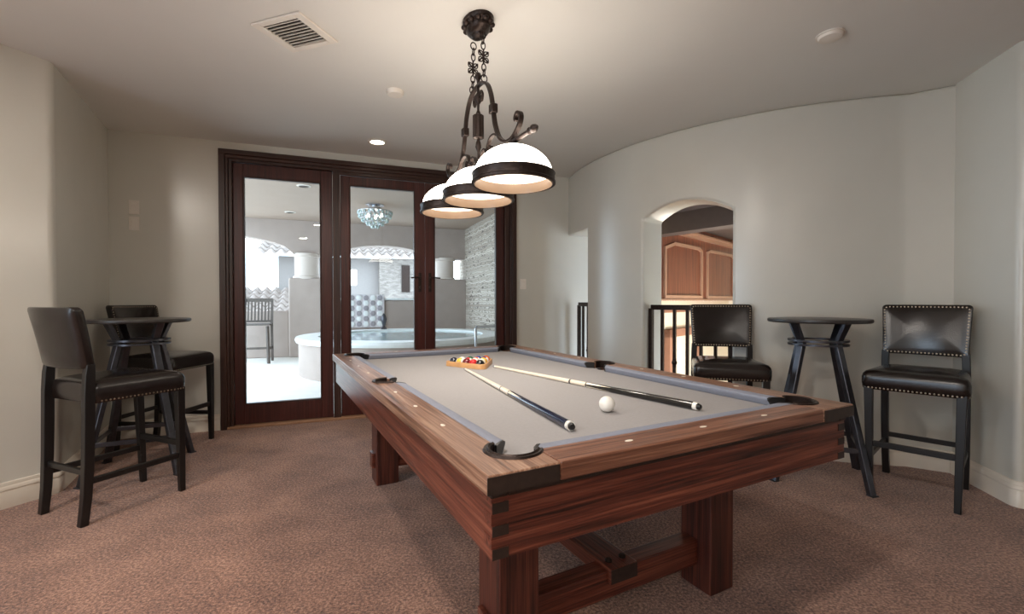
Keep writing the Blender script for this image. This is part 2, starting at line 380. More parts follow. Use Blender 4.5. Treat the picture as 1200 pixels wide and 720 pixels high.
# ------------------------------------------------------------------ pool table
TA = .4892; TC = (-.0194, 2.3945); HW, HL = .7077, 1.26
pt = thing('pool_table', 'rustic reddish wooden pool table with taupe cloth', 'pool table', (*TC, 0), TA)
def tl(x, y, z=0): c, s = cos(TA), sin(TA); return Vector((TC[0]+x*c-y*s, TC[1]+x*s+y*c, z))
ZR, ZB = .80, .765
PX, PY, PR = .578, 1.131, .060
def carc(cx, cy, r, a0, a1, n=14): return [(cx+r*cos(math.radians(a0+(a1-a0)*i/n)), cy+r*sin(math.radians(a0+(a1-a0)*i/n))) for i in range(n+1)]
WI, LI = .600, 1.155
d1 = math.degrees(math.asin((LI-PY)/PR)); d2 = math.degrees(math.acos((WI-PX)/PR))
SX, SR = .622, .055
sa = math.degrees(math.acos((WI-SX)/SR))
# long rails (x>0): notched for two corner pockets and one side pocket
poly = [(HW, -HL), (HW, HL), (.526, HL), (.526, LI)]
poly += carc(PX, PY, PR, 180-d1, -d2, 18)[1:] if False else []
pol = [(.526, HL)]+[(PX+PR*cos(math.radians(a)), PY+PR*sin(math.radians(a))) for a in [180-d1-(180-d1+d2)*i/16 for i in range(17)]]
pol += [(SX+SR*cos(math.radians(a)), SR*sin(math.radians(a))) for a in [sa-2*sa*i/14 for i in range(15)]]
pol += [(x, -y) for x, y in pol[:18][::-1]]
pol += [(HW, -HL), (HW, HL)]
for s in (1, -1):
    bm = BM(); prism(bm, [(x*s, y) for x, y in pol], .757, ZR); r = obj('side_rail', bm, M_wtop, pt, .004)
    for y in (-HL, HL):
        e = .002 if y > 0 else -.002
        bm = BM(); box(bm, (s*HW if s < 0 else .528, min(y, y+e), .759), (-.528 if s < 0 else s*HW, max(y, y+e), ZR-.004))
        obj('end_grain', bm, M_end, r)
for s in (1, -1):
    bm = BM(); box(bm, (-.524, s*LI if s > 0 else -HL, .757), (.524, HL if s > 0 else s*LI, ZR)); obj('end_rail', bm, M_wtopx, pt, .004)
# apron boards with finger joints
AX, AY, AT = .688, 1.240, .04
def fingers(z0, z1, n=6): return [(z0+(z1-z0)*i/n, z0+(z1-z0)*(i+1)/n) for i in range(n)]
ZA0, ZA1 = .608, .757
for s in (1, -1):
    bm = BM(); box(bm, (min(s*AX, s*(AX-AT)), -AY+AT, ZA0), (max(s*AX, s*(AX-AT)), AY-AT, ZA1))
    for k, (a, b) in enumerate(fingers(ZA0, ZA1)):
        if k % 2 == 0:
            for e in (1, -1): box(bm, (min(s*AX, s*(AX-AT)), min(e*(AY-AT), e*(AY+.001)), a), (max(s*AX, s*(AX-AT)), max(e*(AY-AT), e*(AY+.001)), b))
    obj('side_apron', bm, M_wy, pt)
    for k, (a, b) in enumerate(fingers(ZA0, ZA1)):
        if k % 2 == 0:
            for e in (1, -1):
                bm = BM(); box(bm, (min(s*(AX-.001), s*(AX-AT)), min(e*(AY+.001), e*(AY+.0025)), a+.001), (max(s*(AX-.001), s*(AX-AT)), max(e*(AY+.001), e*(AY+.0025)), b-.001))
                obj('joint_end_grain', bm, M_end, pt)
    bm = BM(); box(bm, (-AX+AT, min(s*AY, s*(AY-AT)), ZA0), (AX-AT, max(s*AY, s*(AY-AT)), ZA1))
    for k, (a, b) in enumerate(fingers(ZA0, ZA1)):
        if k % 2 == 1:
            for e in (1, -1): box(bm, (min(e*(AX-AT), e*(AX+.001)), min(s*AY, s*(AY-AT)), a), (max(e*(AX-AT), e*(AX+.001)), max(s*AY, s*(AY-AT)), b))
    obj('end_apron', bm, M_wx, pt)
bm = BM()
for s in (1, -1):
    box(bm, (min(s*.692, s*.65), -1.245, .742), (max(s*.692, s*.65), 1.245, .7575)); box(bm, (-.65, min(s*1.246, s*1.2), .742), (.65, max(s*1.246, s*1.2), .7575))
obj('apron_moulding', bm, M_end, pt, .004)
# legs and stretchers
LX = ((-.505, -.365), (.42, .555)); LY = ((-.905, -.755), (.82, .97))
for x0, x1 in LX:
    for y0, y1 in LY:
        bm = BM(); box(bm, (x0, y0, 0), (x1, y1, .62)); l = obj('leg', bm, M_wz, pt, .006)
        bm = BM(); s = -1 if x0 < 0 else 1; xo = x0 if s < 0 else x1
        box(bm, (min(xo, xo+s*.018), y0+.045, .10), (max(xo, xo+s*.018), y1-.03, .195)); obj('tenon', bm, M_wx, l, .003)
for y0, y1 in ((-.842, -.765), (.83, .915)):
    bm = BM(); box(bm, (LX[0][1], y0, .10), (LX[1][0], y1, .20)); obj('cross_stretcher', bm, M_wx, pt, .004)
bm = BM(); box(bm, (-.042, -.86, .158), (.082, .93, .212)); cb = obj('centre_beam', bm, M_wy, pt, .004)
bm = BM(); box(bm, (-.040, -.8615, .16), (.080, -.859, .21)); obj('end_grain', bm, M_end, cb)
for bx in (-.012, .052):
    for by in (-.81, .87):
        bm = BM(); lathe(bm, [(0, .211), (.013, .211), (.013, .219), (.009, .223), (0, .224)], 12, (bx, by, 0)); obj('bolt_head', bm, M_iron, cb)
# bed: cloth slab with real pocket cut-outs
q = []
def corner(sx, sy):
    pts = [(PX+PR*cos(math.radians(a))*1, PY+PR*sin(math.radians(a))) for a in [180-d1+(d1+180-0)*0+(i/10)*(180+d1+d2-360+ -2*d1*0)*1 for i in range(1)]]
    return pts
def notch(cx, cy, r, a0, a1, n=12): return [(cx+r*cos(math.radians(a0+(a1-a0)*i/n)), cy+r*sin(math.radians(a0+(a1-a0)*i/n))) for i in range(n+1)]
# quarter outline, x>0,y>0, going from (BX,0 side pocket) up to the corner pocket
BX, BY = .61, 1.165
QX, QY, QR, TX, TR = PX+.016, PY+.016, .050, SX+.012, .046
BX, BY = .635, 1.187
sp = math.degrees(math.acos((BX-TX)/TR)); c1 = math.degrees(math.acos((BX-QX)/QR)); c2 = math.degrees(math.asin((BY-QY)/QR))
quarter = notch(TX, 0, TR, 180, sp, 8)+notch(QX, QY, QR, 360-c1, 180-c2, 16)
outline = quarter+[(-x, y) for x, y in quarter[::-1]]+[(-x, -y) for x, y in quarter[1:]]+[(x, -y) for x, y in quarter[::-1][:-1]]
# remove duplicated seam points
ol = []
for p in outline:
    if not ol or (abs(p[0]-ol[-1][0])+abs(p[1]-ol[-1][1])) > 1e-5: ol.append(p)
if abs(ol[0][0]-ol[-1][0])+abs(ol[0][1]-ol[-1][1]) < 1e-5: ol.pop()
bm = BM(); prism(bm, ol, .735, ZB); obj('cloth_bed', bm, M_felt, pt, smooth=False)
# cushions
def cushion(p0, p1, inward, cut=.034):
    p0, p1, n = Vector(p0), Vector(p1), Vector(inward); t = (p1-p0).normalized()
    prof = [(0, .7985, 0), (.012, .8005, .2), (.036, .798, .85), (.042, .793, 1), (.041, .786, 1), (.034, .772, .9), (.030, ZB+.0005, .8), (0, ZB+.0005, 0)]
    R = []
    for p, sg in ((p0, 1), (p1, -1)):
        R.append([(*(p+n*d+t*sg*cut*k), z) for d, z, k in prof])
    bm = BM(); rings(bm, R); cu = obj('cushion', bm, M_cush, pt, .0015)
    for r_, sg in ((R[0], -1), (R[1], 1)):
        bm = BM(); rings(bm, [[Vector(p)+Vector((*(t*sg*k), .0012*j)) for p in r_] for k, j in ((-.001, 1), (.010, 1))]); obj('cushion_facing', bm, M_pocket, cu)
for s in (1, -1):
    for e in (1, -1): cushion((s*WI, e*.060), (s*WI, e*1.075), (-s, 0))
    cushion((-.523, s*LI), (.523, s*LI), (0, -s))
# pockets: leather cup and iron horseshoe
def pocket(cx, cy, ang, r, half, name='pocket'):
    ox, oy, orr = (math.copysign(QX, cx), math.copysign(QY, cy), QR) if abs(cy) > .1 else (math.copysign(TX, cx), 0, TR)
    bm = BM(); lathe(bm, [(orr-.001, ZB-.002), (orr-.003, .74), (orr-.010, .70), (orr-.02, .675), (0, .67)], 28, (ox, oy, 0), cap=False)
    p = obj(name, bm, M_pocket, pt)
    bm = BM(); n = 22
    pts = [(cx+(r+.006)*cos(math.radians(ang-half+2*half*i/n)), cy+(r+.006)*sin(math.radians(ang-half+2*half*i/n)), ZR+.003) for i in range(n+1)]
    R = []
    for i, q in enumerate(pts):
        a = math.radians(ang-half+2*half*i/n); d = Vector((cos(a), sin(a), 0)); c0 = Vector((cx, cy, 0))
        R.append([c0+d*rr+Vector((0, 0, zz)) for rr, zz in ((r-.001, ZB), (r-.004, ZR+.005), (r+.002, ZR+.008), (r+.006, ZR+.004), (r+.012, ZR+.005), (r+.015, ZR), (r+.004, ZR-.001))])
    rings(bm, R); obj('pocket_iron', bm, M_iron, p)
for sx, sy, a in ((1, 1, 45), (-1, 1, 135), (-1, -1, 225), (1, -1, 315)):
    pocket(sx*PX, sy*PY, a, PR, 108)
for sx, a in ((1, 0), (-1, 180)): pocket(sx*SX, 0, a, SR, 100)
# sights
def sight(x, y, along):
    bm = BM(); lathe(bm, [(0, ZR-.001), (.0075, ZR-.001), (.0075, ZR+.0008), (0, ZR+.0012)], 16, (x, y, 0), *( (1.7, .8) if along == 'x' else (.8, 1.7)))
    obj('sight', bm, M_pearl, pt)
for s in (1, -1):
    for k in (-.28, 0, .28): sight(k, s*1.212, 'x')
    for k in (-.84, -.56, -.28, .28, .56, .84): sight(s*.655, k, 'y')

# ------------------------------------------------------------------ cues, balls and rack
def cue(tip, butt, label, buttmat):
    tip, butt = Vector(tip), Vector(butt); d = tip-butt; Lc = d.length; r0, r1 = .0148, .0062
    z0 = ZB+r0+.0005
    t = thing('pool_cue', label, 'pool cue', (butt.x, butt.y, z0), math.atan2(d.y, d.x), 'pool cues on the table')
    t.rotation_euler = (0, math.asin((r0-r1)/Lc), math.atan2(d.y, d.x))
    R = lambda x: r0+(r1-r0)*x/Lc
    def seg(name, a, b, mat):
        bm = BM(); n = 20
        rings(bm, [[(x, R(x)*cos(2*PI*k/n), R(x)*sin(2*PI*k/n)) for k in range(n)] for x in (a, b)]); return obj(name, bm, mat, t)
    bm = BM(); n = 20
    rings(bm, [[(x, r*cos(2*PI*k/n), r*sin(2*PI*k/n)) for k in range(n)] for x, r in ((-.012, .004), (-.011, .0085), (-.004, .011), (0, .0115))]); obj('rubber_bumper', bm, M_pocket, t)
    seg('butt_ring', 0, .016, M_ivory); seg('butt', .016, Lc*.42, buttmat)
    # pointed maple inlays in the forearm: the pale wood tapers back into the dark butt
    bm = BM()
    for k in range(4):
        a0 = PI/4+k*PI/2
        P = [(Lc*.415, a0-.5), (Lc*.415, a0), (Lc*.415, a0+.5)]
        vs = [bm.verts.new((x, (R(x)+.0004)*cos(a), (R(x)+.0004)*sin(a))) for x, a in P]+[bm.verts.new((Lc*.30, (R(Lc*.30)+.0004)*cos(a0), (R(Lc*.30)+.0004)*sin(a0)))]
        bm.faces.new((vs[0], vs[1], vs[3])); bm.faces.new((vs[1], vs[2], vs[3]))
    obj('inlay_point', bm, M_maple, t)
    seg('forearm', Lc*.42, Lc*.495, M_maple); seg('joint_collar', Lc*.495, Lc*.503, M_gun); seg('shaft', Lc*.503, Lc-.03, M_maple)
    seg('ferrule', Lc-.03, Lc-.008, M_ivory); seg('tip', Lc-.008, Lc, plain('tip_leather', (70, 90, 130), .8))
cue((-.272, 2.660), (.180, 1.405), 'pool cue with dark navy butt lying nearest the left rail', M_cuenavy)
cue((-.110, 2.765), (.672, 1.665), 'pool cue with black butt lying beside the white cue ball', M_cueblk)
BR = .0286
bm = BM(); ball(bm, (0, 0, 0), BR, 32)
tag(obj('cue_ball', bm, M_ivory, loc=(.339, 1.648, ZB+BR)), 'white cue ball resting alone on the taupe cloth', 'billiard ball')
# triangular rack
rka, rkb = Vector((-.428, 2.850)), Vector((-.158, 2.655)); e = (rkb-rka).normalized(); side = .325; nn = Vector((-e.y, e.x))
rc = (rka+rkb)/2+nn*side*.2887
t = thing('ball_rack', 'pale wooden triangle rack filled with billiard balls', 'rack', (rc.x, rc.y, ZB), math.atan2(e.y, e.x))
def tri(r, cr, n=5):
    # rounded triangle, circumradius r of corners, corner radius cr
    out = []
    for k in range(3):
        a = -PI/2-PI/3+k*2*PI/3; c = Vector((cos(a), sin(a)))*(r-2*cr)
        for i in range(n+1):
            b = a-PI/3+2*PI/3*i/n; out.append((c.x+cr*cos(b), c.y+cr*sin(b)))
    return out
Ro = side/math.sqrt(3)
bm = BM(); outr = tri(Ro+.012, .03); inr = tri(Ro-.006, .022)
rings(bm, [[(x, y, .0008) for x, y in outr], [(x, y, .027) for x, y in outr], [(x*.985, y*.985, .030) for x, y in outr], [(x*1.01, y*1.01, .030) for x, y in inr], [(x, y, .027) for x, y in inr], [(x, y, .0008) for x, y in inr]], closed=True)
obj('frame', bm, M_rackw, t, 0)
bcol = {'navy': (24, 28, 44), 'maroon': (104, 22, 28), 'red': (196, 34, 36), 'black': (18, 16, 18), 'yellow': (226, 180, 60), 'green': (24, 90, 60), 'orange': (214, 104, 40), 'blue': (36, 60, 140), 'purple': (74, 44, 110), 'cream': (232, 216, 188)}
BMAT = {k: plain(k+'_ball', v, .14, var=.02, coat=.4) for k, v in bcol.items()}
rows = [[('navy', 0), ('yellow', 1), ('maroon', 0), ('red', 0), ('black', 0)], [('cream', 1), ('red', 1), ('maroon', 1), ('cream', 1)], [('green', 0), ('orange', 1), ('yellow', 0)], [('blue', 0), ('purple', 1)], [('orange', 0)]]
rown = ['front row', 'second row', 'third row', 'fourth row', 'far corner']
br = .0264; dz = br*math.sqrt(3); y0 = -(8*br+2*br*math.sqrt(3))/(2*math.sqrt(3))+br; ra = math.atan2(e.y, e.x)
PLACE = [['at the left end of', 'second from the left in', 'in the middle of', 'second from the right in', 'at the right end of'], ['at the left end of', 'second from the left in', 'second from the right in', 'at the right end of'], ['at the left end of', 'in the middle of', 'at the right end of'], ['at the left of', 'at the right of'], ['in']]
for j, row in enumerate(rows):
    for i, (c, st) in enumerate(row):
        x = (i-(len(row)-1)/2)*2*br; y = y0+j*dz
        w = rc+Vector((x*cos(ra)-y*sin(ra), x*sin(ra)+y*cos(ra)))
        bm = BM(); ball(bm, (0, 0, 0), br*.995, 24)
        for f in bm.faces:
            f.material_index = 1 if (st and abs(f.calc_center_median().z) > br*.5) else 0
        o = obj('billiard_ball', bm, [BMAT[c], M_ivory], loc=(w.x, w.y, ZB+br)); o.rotation_euler = (.5+i, .3*j-.4, i*1.3)
        place = f'{PLACE[j][i]} the {rown[j]} of the rack'
        tag(o, f'{"white striped" if st else "solid"} {c} billiard ball {place}', 'billiard ball', 'racked billiard balls')

# ------------------------------------------------------------------ bar stools
def rrect(hw0, hw1, y0, y1, r, n=5):
    """rounded trapezoid outline, hw0 at y0, hw1 at y1"""
    cs = [(hw1-r, y1-r, 0), (-hw1+r, y1-r, 90), (-hw0+r, y0+r, 180), (hw0-r, y0+r, 270)]; out = []
    for cx, cy, a in cs:
        for i in range(n+1): b = math.radians(a+90*i/n); out.append((cx+r*cos(b), cy+r*sin(b)))
    return out
def densify(o, step=.03):
    out = []
    for i, p in enumerate(o):
        q = o[(i+1) % len(o)]; L = math.hypot(q[0]-p[0], q[1]-p[1]); k = max(1, int(L/step))
        for j in range(k): out.append((p[0]+(q[0]-p[0])*j/k, p[1]+(q[1]-p[1])*j/k))
    return out
def inset(o, d):
    xs = [p[0] for p in o]; ys = [p[1] for p in o]; cx, cy = (min(xs)+max(xs))/2, (min(ys)+max(ys))/2; hx, hy = (max(xs)-min(xs))/2, (max(ys)-min(ys))/2
    return [(cx+(x-cx)*(1-d/hx), cy+(y-cy)*(1-d/hy)) for x, y in o]
def nails(bm, pts, r=.0055):
    for p, n in pts:
        n = Vector(n).normalized(); m = n.to_track_quat('Z', 'Y').to_matrix().to_4x4()
        bmesh.ops.create_icosphere(bm, subdivisions=1, radius=1, matrix=Matrix.Translation(p) @ m @ Matrix.Diagonal((r, r, r*.6, 1)))
def spaced(o, step):
    """points with outward normals along closed outline"""
    out = []; acc = 0
    cx = sum(p[0] for p in o)/len(o); cy = sum(p[1] for p in o)/len(o)
    for i, p in enumerate(o):
        q = o[(i+1) % len(o)]; d = Vector((q[0]-p[0], q[1]-p[1])); L = d.length
        if L < 1e-9: continue
        while acc < L:
            a = Vector(p)+d*(acc/L); nrm = Vector((d.y, -d.x)).normalized()
            if nrm.dot(Vector((a.x-cx, a.y-cy))) < 0: nrm = -nrm
            out.append((a, nrm)); acc += step
        acc -= L
    return out
def make_stool(label):
    t = thing('bar_stool', label, 'bar stool', group='leather bar stools')
    # seat
    so = densify(rrect(.212, .238, -.228, .228, .035))
    lv = [(.012, .626), (.004, .628), (0, .636), (-.004, .665), (-.004, .700), (.002, .720), (.014, .734), (.04, .744), (.08, .751), (.13, .756), (.18, .758)]
    bm = BM(); rings(bm, [[(x, y, z) for x, y in inset(so, d)] for d, z in lv]); seat = obj('seat', bm, M_leather, t)
    bm = BM(); nails(bm, [((p.x+n.x*.001, p.y+n.y*.001, .638), (n.x, n.y, 0)) for p, n in spaced(so, .0185) if p.y > -.19]); obj('nailhead_trim', bm, M_bronze, seat)
    # backrest: curved pad leaning back
    bo = densify(rrect(.206, .219, .812, 1.135, .022), .03)
    def bmap(x, h, dpt):   # x across, h height, dpt: + towards the sitter
        u = (h-.812)/.323; y = -.262-.052*u-.012*u*u+.045*(x/.236)**2+dpt
        return (x, y, h)
    bl = [(.10, -.034), (.05, -.032), (.015, -.029), (.003, -.023), (0, -.015), (0, .012), (.004, .019), (.014, .023), (.05, .028), (.10, .032), (.15, .033)]
    bm = BM(); rings(bm, [[bmap(x, h, dd) for x, h in inset(bo, d)] for d, dd in bl]); back = obj('backrest', bm, M_leather, t)
    bm = BM(); bi = inset(bo, .014)
    nails(bm, [(bmap(p.x, p.y, .0235), (0, 1, .2)) for p, n in spaced(bi, .0185)]); obj('nailhead_trim', bm, M_bronze, back)
    # legs
    for s in (1, -1):
        bm = BM(); bar(bm, (s*.192, .222, 0), (s*.205, .205, .645), .030, .030, (0, 1, 0), .044, .044); obj('front_leg', bm, M_black, t, .003)
        P = [(.190, -.268, 0), (.193, -.254, .14), (.195, -.246, .32), (.196, -.242, .52), (.196, -.240, .68), (.194, -.236, .78), (.192, -.232, .835)]
        Wd = [.036, .040, .044, .046, .046, .044, .036]
        bm = BM(); R = []
        for (x, y, z), w in zip(P, Wd): R.append([(s*x-.019, y-w/2, z), (s*x+.019, y-w/2, z), (s*x+.019, y+w/2, z), (s*x-.019, y+w/2, z)])
        rings(bm, R); obj('rear_leg', bm, M_black, t, .003)
        bm = BM(); bar(bm, (s*.196, .210, .225), (s*.196, -.240, .225), .020, .032); obj('side_stretcher', bm, M_black, t, .003)
    bm = BM(); bar(bm, (-.19, .212, .30), (.19, .212, .30), .022, .034); obj('front_stretcher', bm, M_black, t, .003)
    bm = BM(); bar(bm, (-.19, -.244, .268), (.19, -.244, .268), .020, .030); obj('back_stretcher', bm, M_black, t, .003)
    return t
st = make_stool('dark leather bar stool seen from behind beside the left wall')
def place(o, c, f, off=0):
    f = Vector(f).normalized(); o.location = (c[0]+f.x*off, c[1]+f.y*off, 0); o.rotation_euler = (0, 0, math.atan2(f.y, f.x)-PI/2)
place(st, (-2.3025, 2.675), (.175, .421), .02)
s2 = dup(st, (0, 0, 0), 0, 'dark leather bar stool behind the left pub table, nearest the glass doors'); place(s2, (-2.83, 3.72), (1, -.06), .05)
s3 = dup(st, (0, 0, 0), 0, 'dark leather bar stool in the right corner, facing the right pub table'); place(s3, (2.478, 2.807), (-.378, -.342), .02)
s4 = dup(st, (0, 0, 0), 0, 'dark leather bar stool in front of the arched stair opening'); place(s4, (1.535, 3.300), (-.27, -.963), .01)

# ------------------------------------------------------------------ round pub tables
def make_pub(label):
    t = thing('pub_table', label, 'pub table', group='round metal pub tables')
    zt = 1.045
    bm = BM(); lathe(bm, [(0, zt-.026), (.285, zt-.026), (.293, zt-.022), (.296, zt-.012), (.293, zt-.002), (.287, zt), (0, zt)], 64); obj('tabletop', bm, M_top, t)
    bm = BM(); lathe(bm, [(.138, .868), (.174, .868), (.174, .880), (.138, .880)], 48, cap=False); rings_close(bm); 
    obj('ring', bm, M_gun, t)
    bm = BM(); lathe(bm, [(.138, .894), (.174, .894), (.174, .906), (.138, .906)], 48, cap=False); rings_close(bm); obj('ring', bm, M_gun, t)
    for k in range(4):
        a = PI/4+k*PI/2; d = Vector((cos(a), sin(a), 0)); P = lambda r, z: d*r+Vector((0, 0, z))
        tg = Vector((-sin(a), cos(a), 0))
        bm = BM(); 
        R = []
        for r, z, w in ((.355, 0, .042), (.134, .895, .046)):
            R.append([P(r+.016, z)-tg*w/2, P(r+.016, z)+tg*w/2, P(r-.016, z)+tg*w/2, P(r-.016, z)-tg*w/2])
        rings(bm, R); l = obj('leg', bm, M_gun, t, .004)
        bm = BM(); R = []
        for r, z, w in ((.130, .87, .042), (.198, zt-.026, .050)):
            R.append([P(r+.014, z)-tg*w/2, P(r+.014, z)+tg*w/2, P(r-.014, z)+tg*w/2, P(r-.014, z)-tg*w/2])
        rings(bm, R); obj('top_brace', bm, M_gun, l, .003)
        bm = BM(); box(bm, (-.021, -.024, 0), (.021, .024, .008), Matrix.Translation(P(.36, 0)) @ Matrix.Rotation(a, 4, 'Z')); obj('foot_pad', bm, M_gun, l, .002)
        a2 = a+PI/2; r = .302; p = P(r, .245); q2 = Vector((cos(a2), sin(a2), 0))*r+Vector((0, 0, .245))
        bm = BM(); bar(bm, p, q2, .012, .030); obj('stretcher', bm, M_gun, t, .002)
    return t
def rings_close(bm):
    # join first and last loops of an open lathe so the ring is solid
    es = [e for e in bm.edges if e.is_boundary]; bmesh.ops.bridge_loops(bm, edges=es)
pb = make_pub('round dark metal pub table between the two right stools'); pb.location = (2.035, 3.07, 0); pb.rotation_euler = (0, 0, math.atan2(-.32, .085)-PI/4+.03)
p2 = dup(pb, (-2.585, 3.205, 0), math.atan2(.30, .10)-PI/4, 'round dark metal pub table between the two left stools')

# ------------------------------------------------------------------ chandelier over the table
LC = Vector((-.173, 2.40)); LAng = math.atan2(.883, -.470)
ch = thing('pendant_light', 'wrought iron three-shade billiard light hanging over the pool table', 'ceiling lamp', (LC.x, LC.y, ZC), LAng)
def lz(z): return z-ZC
def curve(pts, n=8):
    P = [Vector((s, 0, lz(z))) for s, z in pts]; out = []
    for i in range(len(P)-1):
        p0, p1, p2, p3 = P[max(i-1, 0)], P[i], P[i+1], P[min(i+2, len(P)-1)]
        for k in range(n):
            u = k/n; out.append(.5*((2*p1)+(p2-p0)*u+(2*p0-5*p1+4*p2-p3)*u*u+(3*p1-p0-3*p2+p3)*u**3))
    return out+[P[-1]]
bm = BM(); lathe(bm, [(0, 0), (.105, 0), (.105, -.010), (.098, -.022), (.082, -.034), (.080, -.050), (.062, -.066), (.045, -.072), (.040, -.082), (.018, -.092), (0, -.094)], 40, sx=1.0, sy=.72)
can = obj('canopy', bm, M_iron, ch)
for k in range(12):
    a = k*PI/6; bm = BM(); ball(bm, (.088*cos(a), .066*sin(a), -.026), .018, 10, (1, 1, .7)); obj('rosette_leaf', bm, M_iron, can)
# bell-shaped frame
bell = [(0, 2.275), (-.06, 2.268), (-.115, 2.235), (-.155, 2.17), (-.178, 2.09), (-.20, 2.01), (-.245, 1.935), (-.31, 1.895), (-.372, 1.89), (-.425, 1.915), (-.452, 1.948), (-.448, 1.975), (-.425, 1.985), (-.408, 1.970), (-.412, 1.953)]
full = [(-s, z) for s, z in bell[:0:-1]]+bell
bm = BM(); tube(bm, curve(full), .01, flat=(.022, .012, (0, 1, 0))); fr = obj('bell_frame', bm, M_iron, ch, .002)
for s in (1, -1):
    bm = BM(); box(bm, (s*.178-.02, -.017, lz(2.07)), (s*.178+.02, .017, lz(2.115))); obj('collar', bm, M_iron, fr, .005)
    sc = [(s*.235, 1.945), (s*.19, 1.965), (s*.14, 1.955), (s*.115, 1.915), (s*.13, 1.89), (s*.155, 1.895), (s*.158, 1.915), (s*.145, 1.922)]
    bm = BM(); tube(bm, curve(sc), .008, flat=(.018, .009, (0, 1, 0))); obj('inner_scroll', bm, M_iron, ch)
    sc = [(s*.02, 1.885), (s*.05, 1.92), (s*.085, 1.925), (s*.098, 1.90), (s*.082, 1.888), (s*.072, 1.90)]
    bm = BM(); tube(bm, curve(sc), .008, flat=(.016, .008, (0, 1, 0))); obj('inner_scroll', bm, M_iron, ch)
    # leafy curl beside the stem
    sc = [(s*.0, 2.20), (s*.03, 2.235), (s*.055, 2.215), (s*.045, 2.185), (s*.028, 2.20)]
    bm = BM(); tube(bm, curve(sc), .007, 6); obj('leaf_curl', bm, M_iron, ch)
# centre stem with ribbed barrel
bm = BM(); lathe(bm, [(0, lz(2.345)), (.012, lz(2.34)), (.020, lz(2.322)), (.010, lz(2.305)), (.007, lz(2.29)), (.007, lz(2.24)), (.018, lz(2.225)), (.020, lz(2.20)), (.007, lz(2.18)), (.006, lz(2.15)), (.012, lz(2.135)), (.008, lz(2.128)), (.008, lz(1.995)), (.012, lz(1.985)), (.016, lz(1.96)), (.006, lz(1.935)), (.006, lz(1.885)), (0, lz(1.884))], 16); obj('stem', bm, M_iron, ch)
bm = BM(); R = []
for z, k in ((2.128, .6), (2.122, 1), (2.006, 1), (2.0, .6)): R.append([((.026+.003*(i % 2))*k*cos(2*PI*i/24), (.026+.003*(i % 2))*k*sin(2*PI*i/24), lz(z)) for i in range(24)])
rings(bm, R); obj('barrel', bm, M_iron, ch)
# long bar with finials
bm = BM(); tube(bm, [(-.535, 0, lz(1.872)), (.535, 0, lz(1.872))], .0105, 10); br_ = obj('long_bar', bm, M_iron, ch)
for s in (1, -1):
    bm = BM(); m = Matrix.Translation((s*.53, 0, lz(1.872))) @ Matrix.Rotation(s*PI/2, 4, 'Y')
    lathe(bm, [(.011, -.01), (.016, .0), (.011, .010), (.015, .022), (.018, .032), (.013, .046), (.006, .058), (0, .064)], 12); bm.transform(m); obj('bar_finial', bm, M_iron, br_)
# chains with quatrefoil links
def link(bm, c, lx, lz_, ax):
    pts = [];
    for i in range(14):
        a = 2*PI*i/14; v = Vector((lx*cos(a), 0, lz_*sin(a))) if ax == 'x' else Vector((0, lx*cos(a), lz_*sin(a))); pts.append(Vector(c)+v)
    tube(bm, pts, .0032, 6, closed=True)
for s in (1, -1):
    top = Vector((s*.058, 0, -.085)); bot = Vector((s*.075, 0, lz(2.268)))
    bm = BM(); n = 9
    for i in range(n):
        p = top.lerp(bot, (i+.5)/n)
        if i in (3, 4, 5): continue
        link(bm, p, .011 if i not in (0, 8) else .016, .019, 'x' if i % 2 else 'y')
    p = top.lerp(bot, .5)
    tube(bm, [p+Vector((0, 0, .038)), p-Vector((0, 0, .038))], .0045, 6)
    for a in (45, 135, 225, 315):
        d = Vector((0, cos(math.radians(a)), sin(math.radians(a)))); q = p+d*.032
        tube(bm, [p, q], .004, 6); ball(bm, q, .0075, 8)
        tube(bm, [p+d*.022+Vector((0, .012*cos(2*PI*i/10), .012*sin(2*PI*i/10))) for i in range(10)], .003, 6, closed=True)
    obj('chain', bm, M_iron, ch)
for s in (-.383, 0, .383):
    Z = lz
    bm = BM(); lathe(bm, [(0, Z(1.880)), (.012, Z(1.880)), (.012, Z(1.868)), (.030, Z(1.862)), (.048, Z(1.852)), (.050, Z(1.846)), (0, Z(1.846))], 28, (s, 0, 0)); fit = obj('shade_fitter', bm, M_iron, ch)
    bm = BM(); outp = []; n = 12
    for i in range(n+1):
        u = i/n; a = u*PI/2*.93+.10
        outp.append((.174*min(1, sin(a)**1.08), 1.722+.132*cos(a)/cos(.10)))
    bm2 = BM(); lathe(bm2, [(.1745, Z(1.726)), (.1755, Z(1.70)), (.1755, Z(1.682)), (.172, Z(1.680)), (.169, Z(1.70)), (.168, Z(1.726))], 56, (s, 0, 0), cap=False); rings_close(bm2); obj('opal_rim', bm2, M_opal, fit)
    prof = [(r, Z(z)) for r, z in outp]+[(r-.005, Z(z-.004)) for r, z in outp[::-1]]
    lathe(bm, prof, 56, (s, 0, 0), cap=False); gs = obj('glass_shade', bm, [M_shade, M_shadein], fit)
    for k, f in enumerate(gs.data.polygons): f.material_index = 1 if k//56 > n else 0
    bm = BM(); lathe(bm, [(.176, Z(1.728)), (.183, Z(1.731)), (.187, Z(1.726)), (.184, Z(1.720)), (.184, Z(1.694)), (.188, Z(1.690)), (.187, Z(1.682)), (.182, Z(1.680)), (.176, Z(1.683))], 56, (s, 0, 0), cap=False); rings_close(bm); obj('shade_band', bm, M_iron, fit)
    bm = BM(); ball(bm, (s, 0, Z(1.775)), .026, 14, (1, 1, 1.25)); obj('bulb', bm, emit('lit_bulb', (255, 236, 200), 8), fit)
    bm = BM(); tube(bm, [(s, 0, Z(1.845)), (s, 0, Z(1.80))], .015, 12); obj('socket', bm, M_iron, fit)

